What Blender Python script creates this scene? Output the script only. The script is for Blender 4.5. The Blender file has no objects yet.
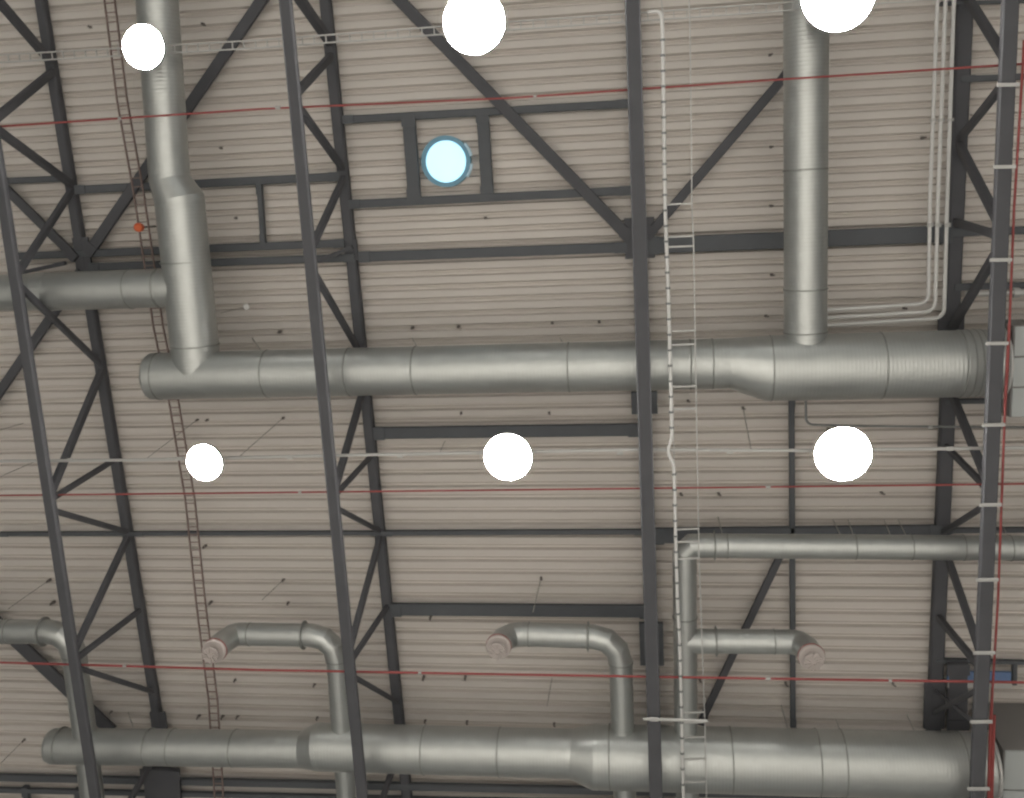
import bpy, bmesh, math, random
from mathutils import Vector, Matrix
random.seed(4)
F = 975.0
CAMZ = 1.6
sc = bpy.context.scene
COL = sc.collection

# ---------------------------------------------------------------- camera frame (image right, image down, forward -> world)
eY = Vector((276, 4910, 975)).normalized()
eX = Vector((7256, -214, -975)); eX = (eX - eY * eX.dot(eY)).normalized()
eZ = eX.cross(eY)

def P(x, y, h):
    """the point of the horizontal plane h metres above eye level that is seen at x, y"""
    d = Vector((x - 512, y - 399, F))
    w = Vector((d.dot(eX), d.dot(eY), d.dot(eZ)))
    w = w * (h / w.z)
    return Vector((w.x, w.y, h + CAMZ))

def h_for_Y(x, y, Y):
    """height at which the ray through x, y reaches world depth Y"""
    a = P(x, y, 1.0)
    return Y / a.y

def plane_width(x0, y0, x1, y1, wpx, h):
    m = Vector(((x0 + x1) / 2, (y0 + y1) / 2)); d = Vector((x1 - x0, y1 - y0)).normalized()
    n = Vector((-d.y, d.x))
    a = P(m.x + n.x * wpx / 2, m.y + n.y * wpx / 2, h); b = P(m.x - n.x * wpx / 2, m.y - n.y * wpx / 2, h)
    D = (P(x1, y1, h) - P(x0, y0, h)).normalized()
    N = Vector((-D.y, D.x, 0))
    w = abs((a - b).dot(N))
    off = abs((P(m.x, m.y, h) - Vector((0, 0, h + CAMZ))).dot(N))
    return w, off

# ---------------------------------------------------------------- materials
def mat(name, col, rough=.6, metal=0., noise=0., nscale=3., emit=None, estr=0., bump=None, coat=0.):
    m = bpy.data.materials.new(name); m.use_nodes = True
    nt = m.node_tree; b = nt.nodes['Principled BSDF']
    b.inputs['Base Color'].default_value = (*col, 1); b.inputs['Roughness'].default_value = rough
    b.inputs['Metallic'].default_value = metal
    tc = nt.nodes.new('ShaderNodeTexCoord')
    if noise:
        no = nt.nodes.new('ShaderNodeTexNoise'); no.inputs['Scale'].default_value = nscale; no.inputs['Detail'].default_value = 5
        nt.links.new(tc.outputs['Object'], no.inputs['Vector'])
        mx = nt.nodes.new('ShaderNodeMix'); mx.data_type = 'RGBA'
        mx.inputs['A'].default_value = (*[c * (1 - noise) for c in col], 1); mx.inputs['B'].default_value = (*[min(1, c * (1 + noise)) for c in col], 1)
        nt.links.new(no.outputs['Fac'], mx.inputs['Factor']); nt.links.new(mx.outputs['Result'], b.inputs['Base Color'])
    if bump:
        axis, period, strength, dist = bump
        sp = nt.nodes.new('ShaderNodeSeparateXYZ'); nt.links.new(tc.outputs['Object'], sp.inputs[0])
        ml = nt.nodes.new('ShaderNodeMath'); ml.operation = 'MULTIPLY'; ml.inputs[1].default_value = 2 * math.pi / period
        nt.links.new(sp.outputs[axis], ml.inputs[0])
        sn = nt.nodes.new('ShaderNodeMath'); sn.operation = 'SINE'; nt.links.new(ml.outputs[0], sn.inputs[0])
        ab = nt.nodes.new('ShaderNodeMath'); ab.operation = 'POWER'; ab.inputs[1].default_value = 6
        a2 = nt.nodes.new('ShaderNodeMath'); a2.operation = 'ABSOLUTE'; nt.links.new(sn.outputs[0], a2.inputs[0]); nt.links.new(a2.outputs[0], ab.inputs[0])
        bp = nt.nodes.new('ShaderNodeBump'); bp.inputs['Strength'].default_value = strength; bp.inputs['Distance'].default_value = dist
        nt.links.new(ab.outputs[0], bp.inputs['Height']); nt.links.new(bp.outputs[0], b.inputs['Normal'])
    if emit:
        b.inputs['Emission Color'].default_value = (*emit, 1); b.inputs['Emission Strength'].default_value = estr
    return m

DECK = mat('deck_paint', (.635, .597, .560), .6, 0, .04, .6)
STEEL = mat('dark_steel_paint', (.088, .090, .100), .75, 0, .15, 2.5)
STEELB = mat('beam_steel_paint', (.098, .106, .117), .7, 0, .12, 2.5)
GX = mat('galvanised_duct_x', (.50, .52, .51), .40, .80, .07, 5, bump=(0, .13, .24, .006))
GY = mat('galvanised_duct_y', (.50, .52, .51), .38, .80, .07, 5, bump=(1, .13, .34, .007))
GP = mat('galvanised_plain', (.51, .53, .52), .34, .80, .12, 5)
SEAM = mat('duct_seam', (.36, .37, .36), .5, .7)
ZINC = mat('zinc_tray', (.52, .52, .51), .5, .4)
WHITE = mat('white_pipe', (.66, .66, .65), .5)
GREYP = mat('grey_pipe', (.22, .23, .23), .5, .2)
RED = mat('red_pipe', (.30, .065, .062), .6)
RUST = mat('rusty_tray', (.25, .185, .17), .7, 0, .2, 3)
WIRE = mat('hanger_wire_metal', (.40, .39, .37), .6, .3)
HOOK = mat('dark_fixing', (.20, .18, .17), .7)
HOUS = mat('lamp_housing', (.35, .36, .37), .5, .3)
LENS = mat('lamp_glow', (1, 1, 1), .5, emit=(1, .95, .88), estr=930)
PANE = mat('skylight_pane', (.5, .8, 1), .3, emit=(.50, .84, 1), estr=.95)
CURB = mat('skylight_curb', (.16, .35, .48), .5)
CLIP = mat('skylight_clip', (.55, .75, .88), .4)
AHU = mat('unit_panel', (.46, .49, .49), .5, .1, .05, 2)
AHUS = mat('unit_side', (.26, .25, .245), .6, .1, .05, 2)
BLUE = mat('blue_panel', (.14, .22, .40), .5)
ORANGE = mat('orange_plastic', (.75, .16, .06), .4)
PINK = mat('nozzle_plastic', (.50, .45, .43), .5)
CONC = mat('concrete_floor', (.56, .55, .53), .75, 0, .06, .3)
WALLM = mat('wall_sheet', (.22, .23, .235), .7)

# ---------------------------------------------------------------- mesh helpers
def add_bar(bm, a, b, w, d, up=Vector((0, 0, 1)), bevel=0.0):
    """rectangular bar a -> b, w across, d along up; centred on the axis"""
    ax = (b - a); L = ax.length; ax.normalize()
    s = ax.cross(up)
    if s.length < 1e-4: s = ax.cross(Vector((0, 1, 0)))
    s.normalize(); u = s.cross(ax).normalized()
    r = min(w, d) * .14
    prof = []
    for sx, sy in ((1, 1), (-1, 1), (-1, -1), (1, -1)):
        c1 = (sx * (w / 2 - (r if sx * sy > 0 else 0)), sy * (d / 2 - (0 if sx * sy > 0 else r)))
        c2 = (sx * (w / 2 - (0 if sx * sy > 0 else r)), sy * (d / 2 - (r if sx * sy > 0 else 0)))
        prof += [c1, c2]
    # order around
    prof.sort(key=lambda p: math.atan2(p[1] / d, p[0] / w))
    r0 = [bm.verts.new(a + s * x + u * y) for x, y in prof]
    r1 = [bm.verts.new(b + s * x + u * y) for x, y in prof]
    n = len(prof)
    for i in range(n): bm.faces.new((r0[i], r0[(i + 1) % n], r1[(i + 1) % n], r1[i]))
    bm.faces.new(r0[::-1]); bm.faces.new(r1)

def add_h(bm, a, b, w, d, t=.02):
    """rolled section seen from below: two upright flanges joined by a level web"""
    ax = (b - a).normalized(); s = ax.cross(Vector((0, 0, 1))).normalized(); u = Vector((0, 0, 1))
    x, y, k = w / 2, d / 2, t
    prof = [(-x, -y), (-x + k, -y), (-x + k, -k), (x - k, -k), (x - k, -y), (x, -y), (x, y), (x - k, y), (x - k, k), (-x + k, k), (-x + k, y), (-x, y)]
    r0 = [bm.verts.new(a + s * p + u * q) for p, q in prof]
    r1 = [bm.verts.new(b + s * p + u * q) for p, q in prof]
    n = len(prof)
    for i in range(n): bm.faces.new((r0[i], r0[(i + 1) % n], r1[(i + 1) % n], r1[i]))
    bm.faces.new(r0[::-1]); bm.faces.new(r1)

def add_tube(bm, pts, rad, n=32, caps=True):
    """sweep a circle along pts, rad one number or one per point"""
    if not isinstance(rad, (list, tuple)): rad = [rad] * len(pts)
    rings = []; prev = None
    for i, p in enumerate(pts):
        t = (pts[min(i + 1, len(pts) - 1)] - pts[max(i - 1, 0)]).normalized()
        if 0 < i < len(pts) - 1:
            t0 = (pts[i] - pts[i - 1]).normalized(); t1 = (pts[i + 1] - pts[i]).normalized(); t = (t0 + t1).normalized()
        if prev is None:
            prev = t.cross(Vector((0, 0, 1)))
            if prev.length < .05: prev = t.cross(Vector((0, 1, 0)))
        s = (prev - t * prev.dot(t)).normalized(); prev = s
        u = t.cross(s)
        rings.append([bm.verts.new(p + (s * math.cos(2 * math.pi * k / n) + u * math.sin(2 * math.pi * k / n)) * rad[i]) for k in range(n)])
    for a, b in zip(rings, rings[1:]):
        for k in range(n): bm.faces.new((a[k], a[(k + 1) % n], b[(k + 1) % n], b[k]))
    if caps:
        bm.faces.new(rings[0][::-1]); bm.faces.new(rings[-1])

def add_lathe(bm, c, prof, n=36):
    """turned about the vertical through c, open at the first ring and capped at the last"""
    rings = [[bm.verts.new(c + Vector((math.cos(2 * math.pi * k / n) * a, math.sin(2 * math.pi * k / n) * a, b))) for k in range(n)] for a, b in prof]
    for p, q in zip(rings, rings[1:]):
        for k in range(n): bm.faces.new((p[k], p[(k + 1) % n], q[(k + 1) % n], q[k]))
    bm.faces.new(rings[-1])

def arc(p0, corner, p1, n=3):
    """quadratic-free circular elbow: tangent at p0 towards corner, tangent at p1 from corner"""
    out = []
    for i in range(n + 1):
        t = i / n
        a = (1 - math.sin(t * math.pi / 2)); b = (1 - math.cos(t * math.pi / 2))
        out.append(corner + (p0 - corner) * a + (p1 - corner) * b)
    return out

class Thing:
    def __init__(s, name, label, cat, loc, group=None, kind=None):
        o = bpy.data.objects.new(name, None); COL.objects.link(o); o.location = loc; o.empty_display_size = .2
        o['label'] = label; o['category'] = cat
        if group: o['group'] = group
        if kind: o['kind'] = kind
        s.o = o; s.loc = Vector(loc)
    def part(s, name, fn, m, parent=None, label=None, smooth=False):
        bm = bmesh.new(); fn(bm)
        if parent is not None:
            base = s.loc + parent.location
        else: base = s.loc
        c = sum((v.co for v in bm.verts), Vector()) / len(bm.verts)
        ob = mesh_obj(name, bm, m, c, smooth)
        ob.parent = parent or s.o; ob.location = c - base
        if label: ob['label'] = label
        return ob

def mesh_obj(name, bm, m, origin, smooth=False):
    bmesh.ops.recalc_face_normals(bm, faces=bm.faces)
    bmesh.ops.translate(bm, verts=bm.verts, vec=-origin)
    me = bpy.data.meshes.new(name); bm.to_mesh(me); bm.free()
    me.materials.append(m)
    if smooth:
        me.polygons.foreach_set('use_smooth', [True] * len(me.polygons))
        me.set_sharp_from_angle(angle=math.radians(13))
    ob = bpy.data.objects.new(name, me); COL.objects.link(ob); ob.location = origin
    return ob

def single(name, fn, m, label, cat, group=None, kind=None, smooth=False, origin=None):
    bm = bmesh.new(); fn(bm)
    c = origin if origin is not None else sum((v.co for v in bm.verts), Vector()) / len(bm.verts)
    ob = mesh_obj(name, bm, m, c, smooth)
    if label: ob['label'] = label
    if cat: ob['category'] = cat
    if group: ob['group'] = group
    if kind: ob['kind'] = kind
    return ob

HL, HU, HM = 16.0, 18.4, 17.05        # lower chord, upper chord, duct axis, above eye level
HD = 18.64                            # underside of the deck

# ================================================================ SETTING
def deck(bm):
    pitch, depth = .265, .095
    prof = [(0, 0), (.125, 0), (.155, depth), (.18, depth), (.19, depth - .02), (.20, depth), (.235, depth)]
    x0, x1 = -26., 24.; sk = .012
    ys = []
    k0, k1 = -44, 80
    for k in range(k0, k1):
        for py, pz in prof: ys.append((k * pitch + py, pz))
    ra = []; rb = []
    for y, z in ys:
        ra.append(bm.verts.new((x0, y + sk * x0, HD + CAMZ + z))); rb.append(bm.verts.new((x1, y + sk * x1, HD + CAMZ + z)))
    for i in range(len(ys) - 1): bm.faces.new((ra[i], rb[i], rb[i + 1], ra[i + 1]))
    # the upper skin of the roof
    t0 = [bm.verts.new((x, y, HD + CAMZ + .3)) for x, y in ((x0, ys[0][0] - .3), (x1, ys[0][0] + .3), (x1, ys[-1][0] + .3), (x0, ys[-1][0] - .3))]
    bm.faces.new(t0)
single('ceiling', deck, DECK, None, None, kind='structure')
def slab(x0, y0, z0, x1, y1, z1):
    def fn(bm):
        bmesh.ops.create_cube(bm, size=1, matrix=Matrix.Translation(((x0 + x1) / 2, (y0 + y1) / 2, (z0 + z1) / 2)) @ Matrix.Diagonal((x1 - x0, y1 - y0, z1 - z0, 1)))
    return fn
single('floor', slab(-26, -12, -.2, 24, 21.5, 0), CONC, None, None, kind='structure')
for nm, b in (('wall_left', (-26.3, -12, 0, -26, 21.5, 20.2)), ('wall_right', (24, -12, 0, 24.3, 21.5, 20.2)),
              ('wall_back', (-26, 21.5, 0, 24, 21.8, 20.2)), ('wall_front', (-26, -12.3, 0, 24, -12, 20.2))):
    single(nm, slab(*b), WALLM, None, None, kind='structure')

# ================================================================ TRUSSES
def line_x(l, y):
    (xa, ya), (xb, yb) = l
    return xa + (xb - xa) * (y - ya) / (yb - ya)

def truss(label, low, up, wl, wu, webs, gus, plates=(), dark=STEEL):
    ya, yb = -140, 960
    dl, du = .13, .2
    la, lb = P(line_x(low, ya), ya, HL + dl / 2), P(line_x(low, yb), yb, HL + dl / 2)
    ua, ub = P(line_x(up, ya), ya, HU + du / 2), P(line_x(up, yb), yb, HU + du / 2)
    t = Thing('roof_truss', label, 'truss', lb)
    wL, off = plane_width(low[0][0], low[0][1], low[1][0], low[1][1], wl, HL); wL = max(wL - off * dl / HL, .1)
    wU, off = plane_width(up[0][0], up[0][1], up[1][0], up[1][1], wu, HU); wU = max(wU - off * du / HU, .1)
    lc = t.part('lower_chord', lambda bm: add_bar(bm, la, lb, wL, dl), dark)
    t.part('upper_chord', lambda bm: add_bar(bm, ua, ub, wU, du), dark)
    nodesU = []
    for yl, yu, w in webs:
        a = P(line_x(low, yl), yl, HL + dl * .6); b = P(line_x(up, yu), yu, HU + .04)
        m = w * 17.2 / F * .93
        t.part('web_member', lambda bm, a=a, b=b, m=m: add_bar(bm, a, b, m, m * .8, up=Vector((1, 0, 0))), dark)
    for y, L_, W_ in gus:   # plates at the upper nodes
        c = P(line_x(up, y), y, HU + .03)
        t.part('gusset_plate', lambda bm, c=c, L_=L_, W_=W_: add_bar(bm, c - Vector((0, L_ / 2, 0)), c + Vector((0, L_ / 2, 0)), W_, .05), dark)
    for y, dy, wpx, h in plates:
        c = P(line_x(low, y), y, h); w, _ = plane_width(*low[0], *low[1], wpx, h)
        e0 = P(line_x(low, y - dy / 2), y - dy / 2, h); e1 = P(line_x(low, y + dy / 2), y + dy / 2, h)
        t.part('splice_plate', lambda bm, e0=e0, e1=e1, w=w: add_bar(bm, e0, e1, w, .10), STEELB)
    return t

T1L = ((3.5, 200), (95.5, 798)); T1U = ((41, 0), (141, 614))
T2L = ((285.5, 0), (362.5, 798)); T2U = ((325.5, 0), (388, 610))
T3L = ((632.4, 0), (656.2, 798))
T4L = ((1010.2, 0), (976.6, 798)); T4U = ((965, 0), (933.5, 728))
w1 = [(-35, 62, 10), (122, 72, 9), (126, 184, 9), (277, 190, 8), (283, 364, 7.5), (497, 371, 9), (500, 459, 6.5), (510, 532, 6.5), (653, 536, 8.5), (660, 610, 7), (667, 692, 6), (850, 742, 8)]
w2 = [(-25, 42, 11), (95, 56, 8.5), (103, 168, 8.5), (252, 178, 8), (268, 356, 7.5), (495, 384, 8.5), (497, 455, 6), (507, 531, 5.5), (653, 536, 8), (663, 606, 6.5), (675, 702, 5.5), (845, 742, 8)]
w3 = [(95, 40, 7), (103, 190, 7), (265, 215, 7), (275, 372, 7), (495, 390, 7), (505, 532, 6), (655, 540, 7), (672, 702, 6), (845, 742, 7)]
w4 = [(62, -6, 9), (80, 140, 8), (226, 144, 9.5), (236, 222, 8), (247, 330, 9), (487, 385, 9), (491, 446, 7), (503, 533, 6), (658, 540, 8.5), (670, 617, 8), (688, 713, 5.5), (727, 690, 4), (850, 745, 8)]
truss('dark grey steel roof truss, leftmost of the four, beside the rusty ladder tray', T1L, T1U, 14.2, 14, w1, [(260, .9, .34), (735, 1.1, .36)])
truss('dark grey steel roof truss just left of the round blue skylight', T2L, T2U, 13.5, 13, w2, [(250, .4, .26)])
truss('dark steel roof truss seen edge-on, running down beside the white conduit', T3L, T3L, 14.3, 13, w3, [(238, .75, .55)], [(402.5, 22, 26, 18.3), (643.5, 42, 25, 18.3)])
truss('dark steel roof truss at the right, with the red riser pipe clamped along it', T4L, T4U, 18, 18, w4, [(330, .5, .45), (705, 1.0, .4)])

# ================================================================ ROOF STEEL BETWEEN THE TRUSSES
beam_n = [0]
def beam(x0, y0, x1, y1, w, label, name='steel_beam', cat='beam', h=HU, d=.12, m=STEELB, flange=False):
    beam_n[0] += 1; h = h - .004 * (beam_n[0] % 5) - (.045 if cat == 'brace' else 0) + (.02 if cat == 'post' else 0)
    a, b = P(x0, y0, h + d / 2), P(x1, y1, h + d / 2)
    W, off = plane_width(x0, y0, x1, y1, w, h); W = max(W - off * d / h, W * .4)
    t = Thing(name, label, cat, (a + b) / 2, kind='thing')
    def body(bm):
        if flange: add_h(bm, a, b, W, d)
        else: add_bar(bm, a, b, W, d)
    t.part('beam_body' if cat == 'beam' else 'bar_body', body, m)
    ax = (b - a).normalized()
    for e, s in ((a, 1), (b, -1)):
        c = e + ax * s * .12 - Vector((0, 0, d / 2 + .0092))
        t.part('end_plate', lambda bm, c=c: add_bar(bm, c - ax * .11, c + ax * .11, W * 1.12, .022), m)
    return t
beam(76, 190, 341, 176.5, 8.5, 'steel beam crossing behind the reducer of the left vertical duct')
beam(259.5, 183, 264, 246, 7, 'short steel post between two beams, right of the left vertical duct', cat='post', name='steel_post')
beam(10, 256.5, 346, 243, 8, 'upper of the two close parallel beams behind the left vertical duct')
beam(90, 267, 356, 257.5, 8, 'lower of the two close parallel beams behind the left vertical duct')
beam(359, 257, 627, 247.3, 10.5, 'long steel beam below the skylight, ending at the edge-on truss')
beam(647, 245.6, 952, 233.5, 17, 'wide steel beam crossing behind the right vertical duct')
beam(343, 120, 629, 103.8, 8.5, 'steel beam along the upper side of the skylight frame')
beam(349, 204.5, 632, 190.5, 8.5, 'steel beam along the lower side of the skylight frame')
beam(408.5, 114, 415, 201, 14, 'short steel post on the left side of the round skylight', cat='post', name='steel_post')
beam(482.5, 110, 488, 198, 13, 'short steel post on the right side of the round skylight', cat='post', name='steel_post')
beam(374, 433, 640, 429.5, 13, 'steel beam just above the middle lamp of the lower row', flange=False)
beam(0, 533.8, 134, 533.3, 5.5, 'thin steel beam at the far left, crossing the leftmost truss')
beam(134, 533.3, 382, 532.7, 5.5, 'thin steel beam between the leftmost truss and the next one')
beam(382, 532.7, 646, 531.5, 6.5, 'thin steel beam below the middle lamp of the lower row')
beam(652, 535.5, 942, 532.5, 17, 'wide steel beam lying behind the long horizontal small duct')
beam(391, 609, 651, 611, 14, 'steel beam just above the middle short duct elbow')
beam(-10, 777, 1030, 800, 10, 'long steel beam below the lower main duct, upper of a pair')
beam(-10, 789.5, 1030, 812.5, 8, 'long steel beam at the bottom edge, lower of a pair')
beam(26, 786, 30, 830, 9, 'short steel post below the left end of the lower main duct', cat='post', name='steel_post')
beam(78, 788, 83, 832, 8, 'short steel post under the leftmost truss at the bottom edge', cat='post', name='steel_post')
beam(0, 181.2, 64, 178.6, 6.5, 'short steel beam left of the leftmost truss near its crossed braces')
beam(940, 4, 1040, .5, 5, 'topmost short beam at the right truss')
beam(960, 79.5, 1040, 76, 7, 'short beam at the right truss, second from the top')
beam(950, 233, 1040, 229.5, 8, 'short beam at the right truss level with the wide beam')
beam(953, 287, 1040, 285, 7, 'short beam at the right truss, just above the large duct end')
beam(944, 401.5, 1040, 400, 6, 'short beam at the right truss, just below the large duct end')
beam(938, 530.5, 1040, 529.5, 7, 'short beam at the right truss behind the small duct')
beam(935, 660, 1040, 662.5, 6, 'short beam at the right truss above the blue panel')
beam(1014, 662, 1013.5, 684, 6, 'little post beside the blue panel', cat='post', name='steel_post')
beam(791.5, 395, 793, 728, 6.3, 'slim steel strut left of the lower right lamp, passing behind two ducts', cat='strut', name='steel_strut')
beam(957.5, 663, 957, 729, 22, 'dark steel plate between the chords of the right truss, near the blue panel', cat='plate', name='steel_plate', m=STEEL, h=HU - .15)
beam(161, 768, 166, 830, 38, 'dark steel plate under the lower main duct, right of the leftmost truss', cat='plate', name='steel_plate', m=STEEL, h=HU - .15)
B = dict(name='diagonal_brace', cat='brace', d=.1, m=STEEL)
beam(88, 254, 277, -22, 13, 'diagonal roof brace passing behind the left vertical duct', **B)
beam(380, -20, 632, 240, 12, 'long diagonal roof brace crossing beside the round skylight', **B)
beam(646, 238, 792, 68, 9.5, 'diagonal roof brace between the edge-on truss and right vertical duct', **B)
beam(700, 724, 790, 535, 8.5, 'diagonal roof brace behind the duct branch with right outlet', **B)
beam(-25, 602, 112, 731, 15, 'thick diagonal roof brace in the lower left corner', **B)
beam(-20, 163, 77, 259, 10.5, 'diagonal roof brace crossing a web member in the left truss', **B)
beam(82, 272, -25, 428, 11, 'diagonal roof brace under the left short duct at the left edge', **B)
beam(15, 274, 66, 263, 4, 'thin tie rod from the left truss to the parallel beams', name='tie_rod', cat='rod', d=.05, m=STEEL, h=18.2)
beam(320, 260, 353, 247, 4, 'thin tie rod at the second truss near the parallel beams', name='tie_rod', cat='rod', d=.05, m=STEEL, h=18.2)

# ================================================================ DUCTS
def rad(x0, y0, x1, y1, wpx, h):
    w, off = plane_width(x0, y0, x1, y1, wpx, h)
    return w / 2 * math.cos(math.atan2(off, h))

def ring(t, c, ax, r, wid=.03, m=SEAM, name='seam_band', parent=None, bump=.012):
    ax = ax.normalized()
    t.part(name, lambda bm: add_tube(bm, [c - ax * wid / 2, c - ax * wid / 4, c + ax * wid / 4, c + ax * wid / 2], [r + bump * .4, r + bump, r + bump, r + bump * .4], 40), m, parent=parent, smooth=True)

def wire(t, x0, y0, x1, y1, h1=HM, name='hanger_wire'):
    a, b = P(x0, y0, HD), P(x1, y1, h1)
    t.part(name, lambda bm: add_tube(bm, [a, b], .009, 6), WIRE)

# --- upper main duct
def YM(x):
    if x < 731: return 376.2 - (x - 160) * .0222
    if x > 768: return 368.3 - (x - 768) * .0245
    return 363.5 + (x - 731) / 37 * 4.8
r1 = rad(160, YM(160), 690, YM(690), 48.5, HM); r2 = rad(780, YM(780), 985, YM(985), 66.5, HM)
MDa, MDb = P(150, YM(150), HM), P(1004, YM(1004), HM)
def md(x): 
    p = P(x, YM(x), HM); return p
t = Thing('main_air_duct', 'large upper horizontal galvanised duct with a stepped-up right half', 'air duct', (MDa + MDb) / 2)
e = (md(730) - md(146)).normalized()
j1, j2 = md(731), md(768)
t.part('narrow_pipe', lambda bm: add_tube(bm, [MDa, MDa + e * .05, j1], [r1 * .93, r1, r1], 48), GX, smooth=True)
big0 = j2
bige = md(999)
t.part('reducer', lambda bm: add_tube(bm, [j1 - e * .05, j1, big0, big0 + e * .06], [r1 + .004, r1 + .004, r2 + .004, r2 + .004], 48), GP, smooth=True)
t.part('wide_pipe', lambda bm: add_tube(bm, [big0, bige], r2, 56), GX, smooth=True)
for x in (160, 268, 350, 416, 569, 690, 712): ring(t, md(x), e, r1)
for x in (770, 880, 958, 966, 973, 979): ring(t, md(x), e, r2)
ring(t, bige, e, r2, .06, ZINC, 'end_flange', bump=.05)
for x0, x1 in ((252, 262), (412, 420), (560, 568)): wire(t, x0, 338, x1, 352)

# --- left vertical duct (runs along the trusses)
V = lambda y: 153.5 + (193.5 - 153.5) * y / 360 
a, b1, b2, c = P(145, -90, HM), P(V(176), 176, HM), P(V(205) + .6, 205, HM), P(197.5, YM(197.5), HM)
rn, rw = rad(150, 0, 172, 170, 42.5, HM), rad(178, 210, 193, 350, 50.0, HM)
b1 = P(169.5, 178, HM); b2 = P(179.5, 199, HM)
a = P(151, -90, HM)
t = Thing('air_duct', 'left vertical galvanised duct that widens midway and joins the upper main duct', 'air duct', c)
ey = (c - b2).normalized()
t.part('narrow_pipe', lambda bm: add_tube(bm, [a, b1], rn, 48), GY, smooth=True)
t.part('reducer', lambda bm: add_tube(bm, [b1, b1 + ey * .02, b2, b2 + ey * .03], [rn + .004, rn + .004, rw + .004, rw + .004], 48), GP, smooth=True)
t.part('wide_pipe', lambda bm: add_tube(bm, [b2, P(194.5, 345, HM), c], [rw, rw, r1 * .99], 48), GY, smooth=True)
ring(t, P(184.5 + .5, 262, HM), ey, rw); ring(t, P(195, 345, HM), ey, rw)
ring(t, P(157, 60, HM), ey, rn)

# --- left short horizontal duct
a, b = P(-40, 294, HM), P(181, 287.6, HM); r = rad(0, 293, 160, 288, 38.5, HM); r = min(r, rw * .9)
t = Thing('air_duct', 'short horizontal galvanised duct at the left edge joining the left vertical duct', 'air duct', (a + b) / 2)
m1, m2 = P(38, 291.9, HM), P(52, 291.5, HM)
t.part('outer_pipe', lambda bm: add_tube(bm, [a, m1], r * .97, 40), GX, smooth=True)
t.part('coupling', lambda bm: add_tube(bm, [m1, m1.lerp(m2, .1), m1.lerp(m2, .9), m2], [r * .97, r * 1.02, r * 1.02, r], 40), GP, smooth=True)
t.part('inner_pipe', lambda bm: add_tube(bm, [m2, b], r, 40), GX, smooth=True)
ring(t, P(131, 289.2, HM), b - a, r)
ring(t, P(160, 288.3, HM), b - a, r, .05)

# --- right vertical duct
a, c = P(806.5, -90, HM), P(805.3, YM(805), HM); r = rad(805, 0, 805, 330, 45.0, HM)
t = Thing('air_duct', 'right vertical ribbed galvanised duct ending in the wide half of the upper main duct', 'air duct', c)
t.part('pipe', lambda bm: add_tube(bm, [a, c], r, 48), GY, smooth=True)
for y in (170, 289, 332): ring(t, P(805.5, y, HM), c - a, r)

# --- lower main duct
def YD(x):
    if x < 303: return 745 + (x - 48) * .0165
    if x < 320: return 749.2 - (x - 303) / 17 * 1.5
    if x < 570: return 747.7 + (x - 320) * .0232
    if x < 595: return 753.5 + (x - 570) / 25 * 2.7
    return 756.2 + (x - 595) * .0265
dd = lambda x, dy=0: P(x, YD(x) + dy, HM)
ra = rad(48, YD(48), 300, YD(300), 37.8, HM); rb_ = rad(320, YD(320), 560, YD(560), 50, HM); rc = rad(640, YD(640), 965, YD(965), 68.5, HM)
t = Thing('main_air_duct', 'large lower horizontal galvanised duct widening twice towards the right', 'air duct', dd(500))
e = (dd(960) - dd(60)).normalized()
t.part('narrow_pipe', lambda bm: add_tube(bm, [dd(51, 1), dd(54, 1), dd(303)], [ra * .93, ra, ra], 40), GX, smooth=True)
t.part('reducer', lambda bm: add_tube(bm, [dd(301), dd(303), dd(318, -1), dd(322, -1)], [ra + .004, ra + .004, rb_ + .004, rb_ + .004], 44), GP, smooth=True)
t.part('middle_pipe', lambda bm: add_tube(bm, [dd(318, -1), dd(572)], rb_, 48), GX, smooth=True)
t.part('reducer', lambda bm: add_tube(bm, [dd(568), dd(571), dd(594, .5), dd(598, .5)], [rb_ + .004, rb_ + .004, rc + .004, rc + .004], 48), GP, smooth=True)
t.part('wide_pipe', lambda bm: add_tube(bm, [dd(594, .5), dd(989)], rc, 56), GX, smooth=True)
for x in (62, 150, 173, 235): ring(t, dd(x), e, ra)
for x in (365, 425, 500): ring(t, dd(x), e, rb_)
for x in (610, 731, 817, 842, 960): ring(t, dd(x), e, rc)
ring(t, dd(989), e, rc, .07, ZINC, 'end_flange', bump=.05)
for x0, y0, x1, y1 in ((781, 705, 789, 733), (836, 720, 841, 734), (907, 715, 916, 735), (128, 712, 133, 727), (566, 545, 536, 600)): 
    if y0 > 600: wire(t, x0, y0, x1, y1)

# --- small ducts with an elbow (tee into the lower main duct)
def nozzle(t, c, r, label=None):
    z = Vector((0, 0, -1))
    n = t.part('outlet_collar', lambda bm: add_tube(bm, [c - z * .03, c + z * .02, c + z * .10, c + z * .12], [r - .01, r + .008, r + .008, r - .01], 32), PINK, smooth=True, label='pale pinkish outlet collar')
    ring(t, c + z * .035, z, r + .009, .03, RED, 'red_band', parent=n, bump=.006)
    def swirl(bm):
        add_tube(bm, [c + z * .12, c + z * .26], [.04, .05], 16)
        rr = r * .72
        add_tube(bm, [c + z * .245, c + z * .27], [rr, rr * .96], 32)
        for k in range(10):
            a = k * math.pi / 5
            d = Vector((math.cos(a), math.sin(a), 0)); s = Vector((-d.y, d.x, 0))
            add_bar(bm, c + z * .285 + d * .05, c + z * .285 + d * rr * .95 + s * .05, .022, .03)
    t.part('swirl_diffuser', swirl, PINK, parent=None)

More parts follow.
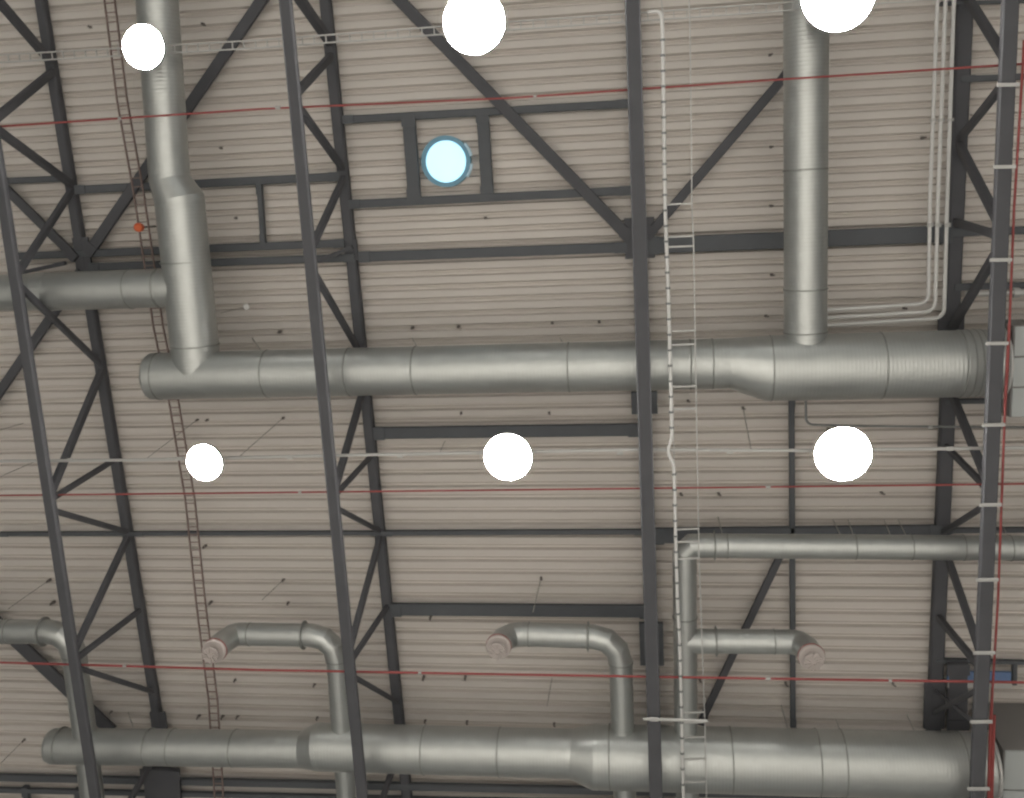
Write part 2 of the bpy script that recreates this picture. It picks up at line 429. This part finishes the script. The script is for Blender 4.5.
def elbow_duct(label, xo, yo, xh, yh, xc, yc, xv, yv, wpx, below, ringx, seams=(), outlet=True, x_end=None):
    """outlet xo,yo; horizontal axis starts xh,yh; corner xc,yc; meets the main duct xv,yv; below: stub beyond it"""
    H0, CN, E0 = P(xh, yh, HM), P(xc, yc, HM), P(xv, yv, HM)
    r = rad(xh, yh, xc, yc, wpx, HM)
    ax = (CN - H0).normalized(); ay = (E0 - CN).normalized()
    t = Thing('elbow_duct', label, 'air duct', E0)
    rad_e = .50
    body = [H0, CN - ax * rad_e]
    t.part('horizontal_pipe', lambda bm: add_tube(bm, body, r, 32), GX, smooth=True)
    t.part('elbow', lambda bm: add_tube(bm, [CN - ax * (rad_e + .05)] + arc(CN - ax * rad_e, CN, CN + ay * rad_e, 3) + [CN + ay * (rad_e + .05)], r + .003, 32), GP, smooth=True)
    t.part('branch_pipe', lambda bm: add_tube(bm, [CN + ay * rad_e, E0], r * .97, 32), GY, smooth=True)
    ring(t, P(ringx, yh + (yc - yh) * (ringx - xh) / (xc - xh), HM), ax, r, .04, SEAM, 'flange_ring', bump=.055)
    ring(t, CN + ay * rad_e, ay, r, .03)
    for s in seams: ring(t, P(s, yh + (yc - yh) * (s - xh) / (xc - xh), HM), ax, r, .025)
    if outlet:
        h = h_for_Y(xo, yo, H0.y); O = P(xo, yo, h)
        CO = Vector((O.x, H0.y, H0.z)); O.z = min(O.z, H0.z - r * 1.25)
        k = CO.z - O.z
        sg = 1 if H0.x > CO.x else -1
        st = CO + Vector((sg * k, 0, 0))
        t.part('outlet_elbow', lambda bm: add_tube(bm, arc(H0, CO, O, 3), r + .003, 32), GP, smooth=True)
        nozzle(t, O, r)
    if below:
        xb, yb = below
        t.part('lower_pipe', lambda bm: add_tube(bm, [E0, P(xb, yb, HM)], r * .97, 32), GY, smooth=True)
    return t
elbow_duct('small elbow duct at the left edge, turning down beside the leftmost truss', 0, 0, -60, 631.5, 71.5, 631.5, 86, YD(86), 24.5, (100, 860), 44, (10, 4), outlet=False)
elbow_duct('small elbow duct with outlet, left of the second truss', 216, 649, 238, 634, 336, 635.5, 343.5, YD(343), 23.5, (353, 860), 304, (250,))
elbow_duct('small elbow duct with outlet in the middle, left of the edge-on truss', 499, 645, 522, 634, 620, 637.5, 623.5, YD(623), 24.5, (627, 860), 588, (529,))

# --- long small duct at the right with its down-pipe
A, CN, E0 = P(1120, 549, HM), P(684.5, 545.5, HM), P(686, YD(686), HM)
r = rad(700, 546, 1020, 547.5, 25, HM)
ax = (CN - A).normalized(); ay = (E0 - CN).normalized()
t = Thing('elbow_duct', 'long small horizontal duct at right, turning down beside the white conduit', 'air duct', E0)
t.part('horizontal_pipe', lambda bm: add_tube(bm, [A, CN - ax * .30], r, 32), GX, smooth=True)
t.part('elbow', lambda bm: add_tube(bm, [CN - ax * .30, CN - ax * .13 + ay * .0, CN - ax * .0 + ay * .13, CN + ay * .30], r + .003, 32), GP, smooth=True)
t.part('branch_pipe', lambda bm: add_tube(bm, [CN + ay * .30, E0], r * .98, 32), GY, smooth=True)
t.part('lower_pipe', lambda bm: add_tube(bm, [E0, P(690, 860, HM)], r * .98, 32), GY, smooth=True)
ring(t, P(714.5, 545.7, HM), ax, r, .03, SEAM, 'flange_ring', bump=.055)
for x in (727, 855, 911, 963, 1010): ring(t, P(x, 545.5 + (x - 684) * .008, HM), ax, r, .025)
ring(t, P(685, 617, HM), ay, r, .025)
for x0, y0, x1, y1 in ((718, 517, 722, 533), (833, 520, 840, 534), (848, 520, 853, 534), (884, 520, 890, 534), (898, 520, 906, 535), (1003, 526, 1008, 536)): wire(t, x0, y0, x1, y1)
# --- its side branch
H1, C0 = P(792, 641.8, HM), P(687, 641.0, HM); rr = rad(700, 641, 790, 641, 25.0, HM)
t = Thing('branch_duct', 'short side duct with an outlet at its right end', 'air duct', C0)
t.part('pipe', lambda bm: add_tube(bm, [C0, H1], rr, 32), GX, smooth=True)
ring(t, P(716, 641.2, HM), H1 - C0, rr, .04, SEAM, 'flange_ring', bump=.055)
ring(t, P(774, 641.6, HM), H1 - C0, rr, .025)
h = h_for_Y(811, 655, H1.y); O = P(811, 655, h); O.z = min(O.z, H1.z - rr * 1.25)
t.part('outlet_elbow', lambda bm: add_tube(bm, arc(H1, Vector((O.x, H1.y, H1.z)), O, 3), rr + .003, 32), GP, smooth=True)
nozzle(t, O, rr)

# ================================================================ LAMPS
def lamp(x, y, d, label, h=16.0):
    c = P(x, y, h); r = d * h / F / 2 / 1.02
    t = Thing('high_bay_lamp', label, 'lamp', c, group='ceiling lamps in two rows')
    z = Vector((0, 0, 1))
    t.part('reflector', lambda bm: add_lathe(bm, c, [(r + .003, .02), (r + .006, -.012), (r + .018, -.012), (r + .02, .05), (r * .55, .17), (r * .3, .21)], 36), HOUS, smooth=True)
    t.part('glowing_lens', lambda bm: add_tube(bm, [c - z * .045, c - z * .038, c - z * .014, c + z * .01], [r * .45, r * .75, r * .96, r], 36), LENS, smooth=True)
    t.part('driver_housing', lambda bm: add_tube(bm, [c + z * .21, c + z * .23, c + z * .33, c + z * .35], [r * .28, r * .34, r * .34, r * .25], 24), HOUS, smooth=True)
    t.part('hanging_hook', lambda bm: add_tube(bm, [c + z * .35, c + z * .45], .012, 8), ZINC)
    return t
lamp(143.5, 47, 43, 'bright glowing round lamp at top left, in front of the left vertical duct')
lamp(474, 22, 60, 'bright glowing round lamp at top centre, above the round blue skylight')
lamp(838, -6, 66, 'bright glowing round lamp at the top edge, beside the right vertical duct')
lamp(204.5, 462.5, 40, 'bright glowing round lamp of lower row, in front of the rusty ladder tray')
lamp(508, 457, 50, 'bright glowing round lamp of lower row, just below a wide steel beam')
lamp(843, 454, 55, 'bright glowing round lamp of lower row, between edge-on truss and right truss')

# ================================================================ SKYLIGHT
c = P(446, 161.5, HU + .15)
t = Thing('round_skylight', 'round blue glowing skylight framed by dark steel beams', 'skylight', c)
ro = 50 * HU / F / 2; ri = 41 * HU / F / 2; z = Vector((0, 0, 1))
def curb(bm):
    n = 48; rings = []
    for rr, zz in ((ri, .10), (ri, -.03), (ro, -.03), (ro, .12)):
        rings.append([bm.verts.new(c + Vector((math.cos(2 * math.pi * k / n) * rr, math.sin(2 * math.pi * k / n) * rr, zz))) for k in range(n)])
    for p, q in zip(rings, rings[1:]):
        for k in range(n): bm.faces.new((p[k], p[(k + 1) % n], q[(k + 1) % n], q[k]))
t.part('curb', curb, CURB, smooth=True)
t.part('dome_pane', lambda bm: add_tube(bm, [c + z * .02, c + z * .05, c + z * .08], [ri, ri * .8, ri * .3], 48), PANE, smooth=True)
for a0 in (math.radians(-38), math.radians(8)):
    def clip(bm, a0=a0):
        pts = [c + Vector((math.cos(a0 + k * math.radians(6)) * ro * 1.05, math.sin(a0 + k * math.radians(6)) * ro * 1.05, -.05)) for k in range(6)]
        add_tube(bm, pts, .028, 8)
    t.part('clip', clip, CLIP, smooth=True)

# ================================================================ CABLE TRAYS
def ladder(pts, wpx, h, label, m, name='cable_ladder', rung_px=8, rail=.025, rung_list=None, group=None, d=.05):
    """pts: pixel centre line; two rails and rungs"""
    C = [P(x, y, h) for x, y in pts]
    w, _ = plane_width(*pts[0], *pts[-1], wpx, h)
    n = Vector((-(C[-1] - C[0]).y, (C[-1] - C[0]).x, 0)).normalized()
    t = Thing(name, label, 'cable tray', (C[0] + C[-1]) / 2)
    for s in (-1, 1):
        def rl(bm, s=s):
            for a, b in zip(C, C[1:]): add_bar(bm, a + n * s * w / 2, b + n * s * w / 2, rail, d)
        t.part('side_rail', rl, m)
    def rungs(bm):
        L = (C[-1] - C[0]).length; st = rung_px * h / F
        k = st / 2
        tot = 0
        for a, b in zip(C, C[1:]):
            l = (b - a).length
            while k < tot + l:
                q = a.lerp(b, (k - tot) / l)
                add_bar(bm, q - n * w / 2, q + n * w / 2, rail * .9, .02); k += st
            tot += l
    ob = t.part('rungs', rungs, m); ob['kind'] = 'stuff'
    return t
ladder([(106, -60), (109.5, 0), (122, 100), (139, 195), (158.5, 328), (173.5, 400), (190, 500), (201, 605), (213, 700), (221, 830)], 9.5, 18.05, 'rusty brown narrow ladder tray running behind the ducts at left', RUST, rung_px=9, rail=.022)
ladder([(-40, 61), (260, 44), (434, 31), (624, 18), (780, 7), (1040, -13)], 8, 16.42, 'light grey horizontal cable ladder at the top, carrying the upper lamps', ZINC, rung_px=12, rail=.02)
def channel(pts, w, h, label):
    C = [P(x, y, h) for x, y in pts]
    t = Thing('lamp_rail', label, 'rail', (C[0] + C[-1]) / 2)
    def f(bm):
        for a, b in zip(C, C[1:]): add_bar(bm, a, b, w, .05)
    t.part('rail_body', f, ZINC)
    for x in range(70, 1000, 110):
        y = pts[0][1] + (pts[-1][1] - pts[0][1]) * (x - pts[0][0]) / (pts[-1][0] - pts[0][0])
        q = P(x, y, h - .035)
        t.part('rail_clip', lambda bm: add_bar(bm, q - Vector((.05, 0, 0)), q + Vector((.05, 0, 0)), w * 1.4, .02), ZINC)
channel([(-40, 461.5), (128, 460), (360, 455), (640, 449.5), (800, 450.5), (1040, 447.5)], .05, 16.42, 'thin light grey rail carrying the lower row of lamps')

# centre ladder tray with groups of rungs and white conduit
t = Thing('cable_ladder', 'thin vertical cable tray with sparse rungs beside the white conduit', 'cable tray', P(698, 400, 16.3))
rr_ = [(688, -30), (690, 30), (692, 210), (693.5, 240), (696, 387), (699, 555), (702, 640), (705, 725), (707, 830)]
lr_ = [(656.5, -30), (662, 20), (665, 210), (668, 290), (670, 363), (672, 440), (675, 537), (677.6, 610), (679.5, 640), (681.5, 719), (684, 830)]
def seg(pts, h, w, d, bm):
    C = [P(x, y, h) for x, y in pts]
    for a, b in zip(C, C[1:]): add_bar(bm, a, b, w, d)
t.part('side_rail', lambda bm: seg(rr_, 16.35, .018, .05, bm), ZINC)
t.part('side_rail', lambda bm: seg([(x + 1.5, y) for x, y in lr_], 16.40, .018, .05, bm), ZINC)
for y in (204, 236.5, 246.5, 331, 344.5, 386.5, 409, 529, 541.5, 558.5, 712.5, 722.5, 737, 759, 782):
    xl = next(a[0] + (b[0] - a[0]) * (y - a[1]) / (b[1] - a[1]) for a, b in zip(lr_, lr_[1:]) if a[1] <= y <= b[1])
    xr = next(a[0] + (b[0] - a[0]) * (y - a[1]) / (b[1] - a[1]) for a, b in zip(rr_, rr_[1:]) if a[1] <= y <= b[1])
    t.part('rung', lambda bm: add_bar(bm, P(xl, y + .5, 16.36), P(xr, y - .5, 16.36), .03, .03), ZINC)
def round_path(px, h, r=.12):
    pts = [P(x, y, h) for x, y in px]; out = [pts[0]]
    for i in range(1, len(pts) - 1):
        a, b, c_ = pts[i - 1], pts[i], pts[i + 1]
        k = min(r, (a - b).length * .45, (c_ - b).length * .45)
        p0 = b + (a - b).normalized() * k; p1 = b + (c_ - b).normalized() * k
        if (a - b).normalized().dot((c_ - b).normalized()) < -.985: out.append(b)
        else: out += arc(p0, b, p1, 4)
    out.append(pts[-1]); return out
cond = [(648, 12), (661, 10.5), (662.5, 30), (665, 210), (668, 290), (670, 363), (672, 439), (666.5, 451), (674, 464), (675.5, 537), (677.6, 610), (679.5, 640), (681.5, 719), (684, 830)]
t = Thing('conduit', 'white vertical conduit with a small kink, right of the edge-on truss', 'conduit', P(670, 363, 16.25))
cb = t.part('conduit_pipe', lambda bm: add_tube(bm, round_path(cond, 16.25), .027, 12), WHITE, smooth=True)
def at(path, y):
    for a, b in zip(path, path[1:]):
        if a[1] <= y <= b[1] and b[1] > a[1]: return a[0] + (b[0] - a[0]) * (y - a[1]) / (b[1] - a[1])
y = 40
while y < 798:
    if not 436 < y < 468:
        p = P(at(cond, y), y, 16.25)
        t.part('conduit_clip', lambda bm: add_tube(bm, [p - Vector((0, .018, 0)), p + Vector((0, .018, 0))], .04, 12), GREYP, smooth=True)
    y += 15.5
t = Thing('crossbar', 'short light metal bar across the edge-on truss near the lower main duct', 'bar', P(676, 720, 15.95))
t.part('bar_body', lambda bm: add_bar(bm, P(643, 719, 15.93), P(708, 721, 15.93), .045, .04), ZINC)
t.part('bar_clamp', lambda bm: add_bar(bm, P(650, 719.2, 15.90), P(658, 719.5, 15.90), .07, .03), ZINC)

# ================================================================ PIPES
def pipe(px, h, r, m, label, name, cat, fit=(), fm=None, rb=.12):
    pts = round_path(px, h, rb)
    t = Thing(name, label, cat, pts[len(pts) // 2])
    t.part('pipe_run', lambda bm: add_tube(bm, pts, r, 12), m, smooth=True)
    for x, y, dx, dy in fit:
        a, b = P(x - dx, y - dy, h), P(x + dx, y + dy, h)
        t.part('coupling', lambda bm: add_tube(bm, [a, b], r * 1.7, 10), fm or ZINC, smooth=True)
    return t
pipe([(-40, 129.2), (0, 126.5), (260, 109), (510, 98), (760, 80.8), (1060, 61.5)], 16.3, .017, RED, 'thin red pipe crossing above the round skylight, topmost of three', 'red_pipe', 'pipe', [(278, 107.6, 2.5, -.1), (535, 96.2, 1.5, -.1), (120, 118.5, 1.5, 0)])
pipe([(-40, 496), (0, 495.5), (510, 490), (1060, 483.5)], 16.3, .017, RED, 'thin red pipe just below the lower row of lamps', 'red_pipe', 'pipe', [(768, 487, 2.5, 0), (300, 492.3, 1.5, 0), (985, 484.4, 1.5, 0)])
pipe([(-40, 660.5), (0, 662.5), (260, 670), (510, 674.5), (760, 678.5), (1060, 683)], 16.3, .022, RED, 'thin red pipe crossing the small ducts, lowest of three', 'red_pipe', 'pipe', [(125, 666, 1.5, 0), (420, 673, 1.5, 0), (768, 678.7, 2.5, 0), (890, 680.6, 1.5, 0)])
t = pipe([(1024, 40), (1023, 63), (1014, 210), (1009.5, 326), (1005, 408), (998, 600), (992.5, 690)], 16.2, .02, RED, 'red riser pipe running down along the right truss', 'red_riser', 'pipe')
def riser2(bm):
    for pts in ([(992.5, 688), (990, 740), (987, 860)], [(994.5, 715), (993, 750), (990, 860)]):
        C = [P(x, y, 16.2) for x, y in pts]; add_tube(bm, C, [.022, .028, .028], 12)
t.part('thick_lower_run', riser2, RED, smooth=True, label='thicker red pipe pair at the bottom')
t.part('thick_upper_run', lambda bm: add_tube(bm, [P(1009.5, 322, 16.2), P(1007, 370, 16.2), P(1005, 408, 16.2)], [.022, .028, .022], 12), RED, smooth=True)
for y in (85, 167, 260, 343.5, 425, 505, 580, 653, 722, 789):
    xl = line_x(T4L, y); 
    a, b = P(xl - 9.5, y, 15.96), P(xl + 12.5, y - .3, 15.96)
    t.part('pipe_clamp', lambda bm: add_bar(bm, a, b, .055, .04), ZINC)
# three white pipes at the right
wl = [('white pipe bent at the right, leftmost and innermost of three', 937.5, 930, 928.4, 303.5, 305, 311), ('white pipe bent at the right, middle of three', 945.5, 938, 935, 311.5, 313.5, 318.5), ('white pipe bent at the right, outermost of three beside the truss', 954, 947.3, 944, 318, 321.5, 326.5)]
for lab, xa, xb, xc, yc, y1, y2 in wl:
    pipe([(xa + 1.5, -40), (xa, 0), (xb, 200), (xc, yc), (815, y2)], 17.75, .033, WHITE, lab, 'white_pipe', 'pipe', [(xb + .4, 225, .05, 2), (xb + 3.2, 120, .05, 1.5)], rb=.16)
pipe([(805.5, 380), (806, 424.5), (850, 426), (1060, 427.5)], 17.8, .022, GREYP, 'thin grey pipe bent below the wide duct, behind the right lamp', 'grey_pipe', 'pipe', [(930, 427, 2, 0)])
t = pipe([(966, 294), (1060, 291.5)], 17.6, .05, ZINC, 'short light grey pipe at the right edge above the large duct end', 'grey_pipe', 'pipe', [(1016, 292.6, 3, 0)])

# ================================================================ UNITS AT THE RIGHT EDGE
def unit(x0, y0, x1, y1, h1, h2, label):
    a, b = P(x0, y0, h1), P(x1, y1, h1)
    cx = (a + b) / 2
    t = Thing('air_handling_unit', label, 'ventilation unit', cx)
    z1, z2 = h1 + CAMZ, h2 + CAMZ
    t.part('casing', lambda bm: slab(a.x, a.y, z1 + .02, b.x, b.y, z2)(bm), AHUS)
    n = 3
    for k in range(n):
        ya, yb = a.y + (b.y - a.y) * k / n + .015, a.y + (b.y - a.y) * (k + 1) / n - .015
        t.part('bottom_panel', lambda bm: slab(a.x + .02, ya, z1 - .01, b.x - .02, yb, z1 + .03)(bm), AHU)
    return t
unit(1014, 326, 1110, 415, 16.9, 17.7, 'grey ventilation unit at the right edge beside the upper main duct')
unit(1004, 750, 1100, 870, 16.9, 18.6, 'grey ventilation unit in the bottom right corner beside lower main duct')
a, b = P(948, 672, 18.25), P(1011, 681.5, 18.25)
t = Thing('blue_panel', 'blue panel behind the right truss, above the lower main duct', 'panel', a.lerp(b, .5))
t.part('panel_face', lambda bm: slab(min(a.x, b.x), a.y, a.z, max(a.x, b.x), b.y, a.z + .06)(bm), BLUE)
a2, b2 = P(948, 682.5, 18.25), P(1011, 688.5, 18.25)
t.part('lower_edge', lambda bm: slab(a2.x, a2.y, a2.z, b2.x, b2.y, a2.z + .06)(bm), ZINC, label='light metal lower edge')

# ================================================================ SMALL FIXTURES
c = P(137, 227.5, 17.9)
t = Thing('alarm_beacon', 'small orange beacon beside the rusty ladder tray', 'beacon', c)
t.part('lens_cap', lambda bm: add_tube(bm, [c, c + z * .03, c + z * .12, c + z * .15], [.05, .085, .085, .06], 20), ORANGE, smooth=True)
t.part('mount', lambda bm: add_tube(bm, [c + z * .15, c + z * .74], .02, 10), HOOK)
c = P(245.5, 307, 17.9)
t = Thing('hanging_sensor', 'tiny white sensor hanging right of the left vertical duct', 'sensor', c)
t.part('sensor_head', lambda bm: add_tube(bm, [c, c + z * .02, c + z * .06, c + z * .08], [.03, .06, .06, .03], 16), WHITE, smooth=True)
t.part('cable', lambda bm: add_tube(bm, [c + z * .08, P(221, 313, 18.3), P(221, 313, HD)], .006, 6), HOOK)

hooks = [(197, 420), (283, 418), (283, 580), (288, 603), (204, 547), (210, 603), (52, 603), (48, 581), (461, 413), (549, 413), (743, 408), (541, 578), (681, 494), (719, 494),
         (882, 493), (24, 740), (412, 328), (458, 327), (552, 323), (599, 322), (279, 332), (207, 420), (235, 680), (211, 602), (198, 717), (222, 717), (237, 717), (314, 685),
         (317, 718), (423, 674.5 + 4), (465, 678), (425, 721), (467, 722), (700, 680), (786, 684), (893, 684), (829, 430), (688, 401), (221, 148), (770, 55), (771, 147), (923, 138),
         (772, 275), (904, 308), (771, 206), (90, 27), (203, 24), (485, 218), (430, 618), (766, 316), (554, 724), (236, 218), (111, 712)]
def hook(bm, c):
    add_bar(bm, c + Vector((0, 0, .0)), c + Vector((0, 0, .1)), .05, .05)
    add_tube(bm, [c + Vector((0, 0, 0)), c + Vector((0, 0, -.07)), c + Vector((.03, .0, -.1))], .018, 6)
first = None
for x, y in hooks:
    p = P(x, y, HD - .03)
    if first is None:
        first = single('ceiling_hook', lambda bm: hook(bm, p), HOOK, 'tiny dark fixing hook under the corrugated ceiling', 'hook', group='ceiling fixing hooks', origin=p)
        o = first
    else:
        o = first.copy(); COL.objects.link(o); o.location = p
# slender suspension wires between hooks and the rails
wires = [(197, 420, 146, 459, 'slack suspension wire from a ceiling hook towards the lower left lamp'), (283, 418, 240, 456, 'suspension wire just right of the lower left lamp'),
         (24, 423, -20, 436, 'suspension wire at the left edge, level with the upper duct end'), (48, 581, 8, 609, 'suspension wire at the left edge below the thin beam'),
         (283, 580, 262, 600, 'short suspension wire left of the second truss'), (22, 742, 0, 764, 'suspension wire in the lower left corner'),
         (541, 578, 533, 612, 'suspension wire above the middle elbow duct'), (552, 678, 547, 706, 'suspension wire left of the middle branch pipe'),
         (743, 408, 751, 449, 'suspension wire between the conduit and the right lamp'), (34, 462, -10, 481, 'suspension wire crossing the left end of the lamp rail'),
         (445, 441, 440, 452, 'very short suspension wire left of the middle lamp of the lower row')]
for x0, y0, x1, y1, lab in wires:
    a = P(x0, y0, HD + .03); b = P(x1, y1, 17.3)
    single('suspension_wire', lambda bm: add_tube(bm, [a, a.lerp(b, .5) - z * .02, b], .009, 6), WIRE, lab, 'wire')

# ================================================================ WORLD, CAMERA
w = bpy.data.worlds.new('world'); sc.world = w; w.use_nodes = True
w.node_tree.nodes['Background'].inputs['Color'].default_value = (.8, .85, .9, 1)
w.node_tree.nodes['Background'].inputs['Strength'].default_value = .3

cd = bpy.data.cameras.new('camera'); cam = bpy.data.objects.new('camera', cd); COL.objects.link(cam)
cd.sensor_fit = 'HORIZONTAL'; cd.sensor_width = 36; cd.lens = F / 1024 * 36; cd.clip_end = 300
# rows of the matrix: world axes seen from the camera's right, up, back vectors
R = Matrix(((eX.x, -eX.y, -eX.z), (eY.x, -eY.y, -eY.z), (eZ.x, -eZ.y, -eZ.z)))
cam.matrix_world = Matrix.Translation((0, 0, CAMZ)) @ R.to_4x4()
sc.camera = cam
cd.dof.use_dof = True; cd.dof.focus_distance = 3.0; cd.dof.aperture_fstop = 5.0
sc.view_settings.view_transform = 'Standard'; sc.view_settings.look = 'None'
sc.view_settings.gamma = 1; sc.view_settings.use_curve_mapping = False
sc.view_settings.exposure = 0
sc.cycles.max_bounces = 8; sc.cycles.diffuse_bounces = 5
